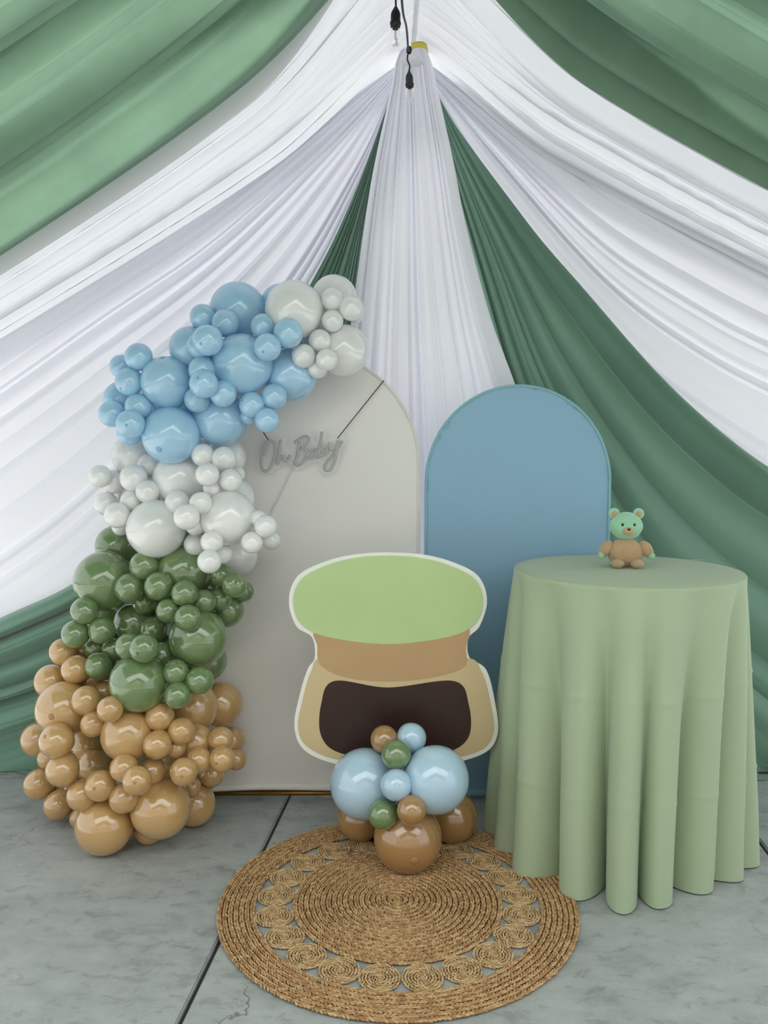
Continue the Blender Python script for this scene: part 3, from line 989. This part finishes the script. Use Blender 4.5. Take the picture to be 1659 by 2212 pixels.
GARLAND += [
 ('blue', 455, 795, 48, -1, 'in the gap behind the centre cluster of the blue section', None),
 ('blue', 318, 888, 44, -1, 'in the gap left of the two lower big blue ones', None),
 ('blue', 425, 880, 40, -1, 'in the gap between the two lower big blue ones', None),
 ('white', 300, 1065, 46, -1, 'in the gaps behind the left white cluster', None),
 ('white', 432, 1110, 46, -1, 'in the gaps behind the centre white cluster', None),
 ('white', 690, 720, 40, -1, 'in the gaps behind the upper right white ones', None),
 ('green', 345, 1300, 50, -1, 'in deep shade behind the diagonal cluster', None),
 ('green', 235, 1350, 50, -1, 'in deep shade behind the left edge trio', None),
 ('green', 370, 1420, 48, -1, 'in deep shade behind the lower right trio', None),
 ('green', 455, 1270, 42, -1, 'in deep shade behind the right edge trio', None),
 ('green', 235, 1425, 42, -1, 'in deep shade left above the lowest big green', None),
 ('tan', 205, 1545, 50, -1, 'in deep shade between the left and middle big tan ones', None),
 ('tan', 345, 1590, 52, -1, 'in deep shade behind the trio beside the middle big tan', None),
 ('tan', 205, 1640, 50, -1, 'in deep shade below the middle left', None),
 ('tan', 320, 1690, 50, -1, 'in deep shade above the right floor balloon', None),
 ('tan', 430, 1665, 46, -1, 'in deep shade behind the right edge cluster', None),
 ('tan', 150, 1500, 46, -1, 'in deep shade behind the upper left edge', None),
]
gset = []
for row in sorted(enumerate(GARLAND), key=lambda e: (e[1][4], e[0])):
    c_, px, py, pr, ly, tx, tp = row[1]
    put_balloon(c_, px, py, pr, tx, gset, GR, 3.34 - .03 * ly, tp)

CG = 'balloons at the foot of the cut-out board'
BOARD_Y = 3.06
cset = []
for c_, px, py, pr, tx, tp, Y in [
 ('brown', 780, 1765, 49, 'behind on the left on the jute rug', None, None),
 ('brown', 976, 1763, 54, 'behind on the right on the jute rug', None, None),
 ('brown', 881, 1810, 71, 'in front at the middle of the jute rug', (894, 1833), None),
 ('lightblue', 789, 1693, 73, 'left of the pair below the board', None, None),
 ('lightblue', 941, 1684, 70, 'right of the pair below the board', None, None),
 ('brown', 830, 1597, 29, 'at the top left in front of the board', None, None),
 ('lightblue', 889, 1594, 31, 'at the top right in front of the board', None, None),
 ('green', 856, 1630, 31, 'at the upper middle, above the central blue one', None, None),
 ('lightblue', 856, 1696, 33, 'in the centre, between the two big ones', None, None),
 ('green', 827, 1759, 31, 'at the lower left, above the front caramel one', None, None),
 ('brown', 889, 1750, 31, 'at the lower right, on the front caramel one', None, None)]:
    put_balloon(c_, px, py, pr, tx + ' of the centrepiece' if 'rug' not in tx else tx, cset, CG, 3.1, tp, Y, board_limit)

# ------------------------------------------------------------------ cut-out board (plain colour blocks)
bo = at_y(838, 1640, BOARD_Y)
bo = Vector((bo.x, BOARD_Y, 0.0))
board = empty('cutout_board', bo)
tag(board, 'flat cut-out board with plain green, tan and brown colour blocks behind the centrepiece balloons', 'display board')
def bpix(pts): return [((at_y(p[0], p[1], BOARD_Y) - bo).x, (at_y(p[0], p[1], BOARD_Y) - bo).z) for p in pts]
cap = [(634, 1296), (652, 1250), (708, 1220), (772, 1204), (838, 1200), (904, 1204), (968, 1220), (1024, 1250), (1042, 1296), (1026, 1345), (970, 1374), (838, 1390), (706, 1374), (650, 1345)]
band = [(690, 1360), (838, 1378), (1000, 1348), (1006, 1400), (1000, 1440), (930, 1462), (838, 1470), (750, 1462), (694, 1436), (686, 1395)]
body = [(672, 1450), (700, 1420), (838, 1440), (1002, 1420), (1040, 1450), (1060, 1520), (1066, 1580), (1040, 1618), (960, 1640), (838, 1650), (730, 1640), (664, 1612), (644, 1570), (654, 1510)]
inner = [(722, 1470), (838, 1484), (980, 1470), (1012, 1520), (1012, 1590), (960, 1625), (838, 1636), (735, 1625), (694, 1588), (694, 1520)]
sil = [(624, 1296), (644, 1243), (704, 1212), (768, 1197), (838, 1193), (908, 1197), (972, 1212), (1032, 1243), (1052, 1296), (1036, 1352), (1012, 1378), (1014, 1420), (1050, 1446), (1069, 1516), (1075, 1584), (1046, 1626), (962, 1650), (838, 1660), (728, 1650), (658, 1620), (636, 1570), (646, 1506), (664, 1446), (680, 1420), (674, 1376), (640, 1352)]
M['board'] = plain('white_board_edge', (236, 236, 228), .6)
M['p_green'] = plain('print_pale_green', (184, 208, 148), .45, mottle=.05, scale=3)
M['p_tan'] = plain('print_tan', (188, 154, 112), .45, mottle=.05, scale=3)
M['p_cream'] = plain('print_cream_tan', (206, 184, 142), .45, mottle=.05, scale=3)
M['p_brown'] = plain('print_dark_brown', (52, 30, 24), .4, mottle=.25, scale=3)
link('panel', slab_from_outline('panel', bpix(catmull(sil, 160, True))[::-1], -.005, .005, .001), M['board'], board, smooth=False)
for nm, pts, mt, d, lb in (('print_block', body, 'p_cream', .0062, 'pale tan lower block'), ('print_block', inner, 'p_brown', .0074, 'dark brown lower block'),
                           ('print_block', band, 'p_tan', .0086, 'tan middle band'), ('print_block', cap, 'p_green', .0098, 'pale green rounded upper block')):
    tag(link(nm, slab_from_outline(nm, bpix(catmull(pts, 110, True))[::-1], -d, -.0045), M[mt], board, smooth=False), lb)
zb_ = bpix([(838, 1640)])[0][1]
link('post', tubes_mesh('post', [([(0, .012, .012), (0, .012, zb_ + .3)], .009)], 10), M['black_bar'], board)
link('base_plate', lathe('base_plate', [(.09, .009), (.09, .013), (.085, .017), (.012, .019)], 28), M['black_bar'], board).location = (0, .012, 0)

# ------------------------------------------------------------------ jute rug
RC = Vector((at_z(859, 1960).x, 2.615, 0))
RR = .583
def braid_lumps(radii, tw, zc, pitch, seed, flat=.5, sides=(-1, 1)):
    """two rows of slanted tufts along each coil: a flat braid"""
    rs = np.random.RandomState(seed)
    base_v = []
    S, Rn = 6, 5
    for i in range(Rn):
        a = math.pi * i / (Rn - 1)
        for k in range(S):
            b = 2 * math.pi * k / S
            rr = max(math.sin(a), .12)
            base_v.append((math.cos(a), rr * math.cos(b), rr * math.sin(b)))
    base_v = np.array(base_v)
    bf = []
    for i in range(Rn - 1):
        for k in range(S):
            k2 = (k + 1) % S
            bf.append((i * S + k, i * S + k2, (i + 1) * S + k2, (i + 1) * S + k))
    bf = np.array(bf)
    Vs = []
    for r in radii:
        n = max(5, int(2 * math.pi * r / pitch))
        ph = rs.uniform(0, 1)
        for j in range(n):
            for side in sides:
                a = 2 * math.pi * (j + ph + (.5 if side > 0 else 0)) / n + rs.normal(0, .06) / n
                rc = r + side * tw * .2 + rs.normal(0, tw * .03)
                sl = (side or 1) * (.38 + rs.normal(0, .12))
                L, Wd, H = pitch * .72 * rs.uniform(.9, 1.15), tw * (.185 if side else .36) * rs.uniform(.9, 1.15), tw * flat * .5 * rs.uniform(.85, 1.2)
                v = base_v * (L, Wd, H)
                cs, sn = math.cos(sl), math.sin(sl)
                t_, q_ = v[:, 0] * cs - v[:, 1] * sn, v[:, 0] * sn + v[:, 1] * cs
                x = (rc + q_) * np.cos(a) - t_ * np.sin(a)
                y = (rc + q_) * np.sin(a) + t_ * np.cos(a)
                Vs.append(np.stack([x, y, v[:, 2] + zc + rs.normal(0, .0006)], 1))
    Vs = np.array(Vs)
    nl = len(Vs)
    Fs = (bf[None] + (np.arange(nl) * len(base_v))[:, None, None]).reshape(-1, 4)
    me = bpy.data.meshes.new('braid')
    me.vertices.add(nl * len(base_v))
    me.vertices.foreach_set('co', Vs.reshape(-1).astype(np.float32))
    me.loops.add(Fs.size)
    me.loops.foreach_set('vertex_index', Fs.reshape(-1).astype(np.int32))
    me.polygons.add(len(Fs))
    me.polygons.foreach_set('loop_start', np.arange(0, Fs.size, 4, dtype=np.int32))
    me.polygons.foreach_set('loop_total', np.full(len(Fs), 4, dtype=np.int32))
    me.update()
    me.validate()
    return me
rug = empty('jute_rug', RC)
tag(rug, 'round braided jute rug with a ring of small coils under the centrepiece', 'rug')
TW = .0172
r_in = RR * .588
n_in = int(r_in / TW)
link('centre_disc', braid_lumps([r_in / n_in * (k + .5) for k in range(n_in)], r_in / n_in, .0085, .0125, 3), M['jute'], rug)
r_o0 = RR * .79
n_out = int(round((RR - r_o0) / TW))
tw_o = (RR - r_o0) / n_out
link('outer_ring', braid_lumps([r_o0 + tw_o * (k + .5) for k in range(n_out)], tw_o, .0085, .0125, 7), M['jute'], rug)
bk = lathe('backing', [(r_in - .016, .001), (r_in - .016, .0045), (.001, .005)], 64)
link('backing', bk, M['jute_dark'], rug, smooth=False)
n_ = 96
Vr, Fr = [], []
for rr, zz in ((r_o0 + .012, .001), (r_o0 + .012, .005), (RR - .012, .005), (RR - .012, .001)):
    for k in range(n_):
        a = 2 * math.pi * k / n_
        Vr.append((rr * math.cos(a), rr * math.sin(a), zz))
for i in range(4):
    for k in range(n_):
        Fr.append((i * n_ + k, i * n_ + (k + 1) % n_, ((i + 1) % 4) * n_ + (k + 1) % n_, ((i + 1) % 4) * n_ + k))
link('backing', mesh('backing', Vr, Fr), M['jute_dark'], rug, smooth=False)
cr_ = (r_o0 - r_in) / 2
cme = braid_lumps([.0088 * (k + .4) for k in range(7)], .0095, .0068, .0105, 19, .75, (0,))
cbk = lathe('coil_backing', [(cr_ - .008, .001), (cr_ - .008, .0035), (.001, .004)], 28)
rs_ = random.Random(8)
for k in range(21):
    a = 2 * math.pi * (k + .28) / 21
    o = link('coil', cme, M['jute_light'], rug)
    o.location = ((r_in + cr_) * math.cos(a), (r_in + cr_) * math.sin(a), 0)
    o.rotation_euler = (0, 0, rs_.uniform(0, 6.28))
    o.scale = (1.04, 1.0, 1) if k % 2 else (1.0, 1.05, 1)
    link('coil_backing', cbk, M['jute_dark'], o)

# ------------------------------------------------------------------ round table under a floor-length cloth
TCX, TCY, TZ, TR = .868, 2.955, 1.05, .398
ridges = [(1043, 1793), (1068, 1830), (1108, 1884), (1236, 1948), (1353, 1980), (1428, 1966), (1530, 1932), (1606, 1906), (1640, 1868)]
ra = []
for p in ridges:
    q = at_z(p[0], p[1])
    ra.append((math.atan2(q.y - TCY, q.x - TCX), math.hypot(q.x - TCX, q.y - TCY)))
ra = [(a if a < .35 else a - 2 * math.pi, r) for a, r in ra]
ra.sort()
a_end, a_start = ra[-1][0], ra[0][0]
gap = 2 * math.pi - (a_end - a_start)
nb = int(gap / .52)
for k in range(1, nb):
    ra.append((a_end + gap * k / nb, .425 + .012 * math.sin(k * 2.1)))
ra.sort()
RA = np.array(ra)
nth = 720
th = np.linspace(a_start, a_start + 2 * math.pi, nth, endpoint=False)
edges = np.r_[RA[:, 0], RA[0, 0] + 2 * math.pi]
rr_e = np.r_[RA[:, 1], RA[0, 1]]
k = np.clip(np.searchsorted(edges, th, side='right') - 1, 0, len(RA) - 1)
t = (th - edges[k]) / (edges[k + 1] - edges[k])
span = (edges[k + 1] - edges[k])
ridge_r = rr_e[k] * (1 - t) + rr_e[k + 1] * t
depth = np.clip(span * .40, .04, .16)
hem = ridge_r - depth * (np.abs(np.sin(np.pi * t)) ** 2.2)
rows = []
top_n = 10
for i in range(top_n):                                          # flat top, then rounded over the edge
    f = i / top_n
    rows.append(np.stack([TR * .985 * f * np.cos(th), TR * .985 * f * np.sin(th), np.full(nth, TZ)], 1))
rows.append(np.stack([TR * .994 * np.cos(th), TR * .994 * np.sin(th), np.full(nth, TZ - .0012)], 1))
rows.append(np.stack([TR * 1.0 * np.cos(th), TR * 1.0 * np.sin(th), np.full(nth, TZ - .006)], 1))
nz_ = 110
for i in range(nz_):
    v = (i + 1) / nz_
    z = (TZ - .006) * (1 - v) + .006 * v
    g = v ** .78
    tw = .025 * math.sin(v * 2.6) * np.sin(th * 3 + 1)         # folds wander a little on their way down
    prof_r = np.interp((th + tw * v - a_start) % (2 * math.pi) + a_start, np.r_[th, th[0] + 2 * math.pi], np.r_[hem, hem[0]])
    r = TR + (prof_r - TR) * g
    # pressed-in packing creases
    for zc, sc in ((.70, 1.0), (.36, .8)):
        r = r + .0038 * sc * np.exp(-((z - zc - .012 * np.sin(th * 2.3) - .03 * np.sin(th + .6)) / .006) ** 2)
    r = r + .004 * v * np.sin(th * 11 + 5 * v + np.sin(th * 4)) * (.4 + .6 * np.sin(v * 7 + th * 2) ** 2)
    tq = th +   .13 * span * np.sin(2 * np.pi * t) * v ** .6
    rows.append(np.stack([r * np.cos(tq), r * np.sin(tq), np.full(nth, z)], 1))
tc_me = grid_mesh('tablecloth', np.array(rows), wrap_u=True)
cloth = link('tablecloth', tc_me, M['cloth'])
cloth.location = (TCX, TCY, 0)
tag(cloth, 'sage green floor-length cloth draped over a tall round table on the right', 'tablecloth')
q0, q1 = at_z(1185, 1233, TZ), at_z(1515, 1209, TZ)
cp = [(q0.x - TCX, q0.y - TCY, TZ), (at_z(1300, 1223, TZ).x - TCX, at_z(1300, 1223, TZ).y - TCY, TZ + .0006), (at_z(1440, 1212, TZ).x - TCX, at_z(1440, 1212, TZ).y - TCY, TZ + .0006), (q1.x - TCX, q1.y - TCY, TZ)]
link('crease', tubes_mesh('crease', [(catmull(cp, 40), .0014)], 6), M['cloth'], cloth)

# ------------------------------------------------------------------ plush toy: a plain mint and beige bear
PB = at_z(1350, 1224, TZ)
M['mint'] = fabric('mint_plush', (150, 204, 168), trans=0, mottle=.04, rough=.9, sheen=.6, weave=700)
M['beige'] = fabric('beige_plush', (186, 156, 120), trans=0, mottle=.06, rough=.95, sheen=.5, weave=500, tscale=40)
M['fleece'] = fabric('beige_fleece', (188, 162, 130), trans=0, mottle=.16, rough=1, sheen=.6, weave=300, tscale=160)
M['eye'] = plain('black_bead', (14, 14, 15), .12)
bear = empty('plush_bear', PB, math.radians(-6))
tag(bear, 'small plush bear with a mint head and beige body sitting on the green tablecloth', 'plush toy')
def blob(name, c, s, mat, rough_=0.0, seg=24, rot=None, seed=1, parent=None):
    bm = bmesh.new()
    bmesh.ops.create_uvsphere(bm, u_segments=seg, v_segments=seg * 2 // 3, radius=1)
    for v in bm.verts:
        n = mnoise.noise(v.co * 2.2 + Vector((seed, 0, 0))) * .05
        if rough_: n += mnoise.noise(v.co * 9 + Vector((seed, 3, 0))) * rough_
        v.co *= 1 + n
        v.co = Vector((v.co.x * s[0], v.co.y * s[1], v.co.z * s[2]))
    o = link(name, bm_mesh(name, bm), mat, parent or bear)
    o.location = c
    if rot: o.rotation_euler = rot
    return o
body_o = blob('body', (0, 0, .052), (.064, .052, .054), M['beige'], .03, 32)
for s in (-1, 1):
    blob('arm', (s * .072, -.012, .066), (.021, .021, .034), M['beige'], .04, 20, (0, s * -.55, 0), 3)
    blob('paw', (s * .089, -.02, .043), (.0125, .012, .013), M['mint'], 0, 14)
    blob('foot', (s * .034, -.046, .017), (.023, .025, .0165), M['beige'], .03, 18, None, 7)
hd = blob('head', (0, -.004, .150), (.058, .05, .050), M['mint'], 0, 32)
for s in (-1, 1):
    ear = blob('ear', (s * .043, .004, .044), (.0205, .010, .0205), M['mint'], 0, 20, None, 2, hd)
    blob('ear_lining', (0, -.0065, -.001), (.0125, .005, .0125), M['beige'], 0, 16, None, 2, ear)
    blob('eye', (s * .0205, -.0455, .008), (.0048, .0035, .0052), M['eye'], 0, 12, None, 2, hd)
mz = blob('muzzle', (0, -.045, -.014), (.021, .013, .0155), M['fleece'], .02, 18, None, 2, hd)
blob('nose', (0, -.0125, .0065), (.006, .004, .0042), M['eye'], 0, 12, None, 2, mz)

# ------------------------------------------------------------------ bits at the right edge of the floor
cb = [at_z(1560, 1690), at_z(1610, 1676), at_z(1645, 1673), at_z(1700, 1672), at_z(1800, 1668)]
co = empty('power_cable', cb[2])
tag(link('cable', tubes_mesh('cable', [(catmull([tuple(p - cb[2] + Vector((0, 0, .006))) for p in cb], 30), .0058)], 8), M['rubber'], co), None)
tag(co, 'black cable lying on the floor right of the table by the green drape', 'cable')
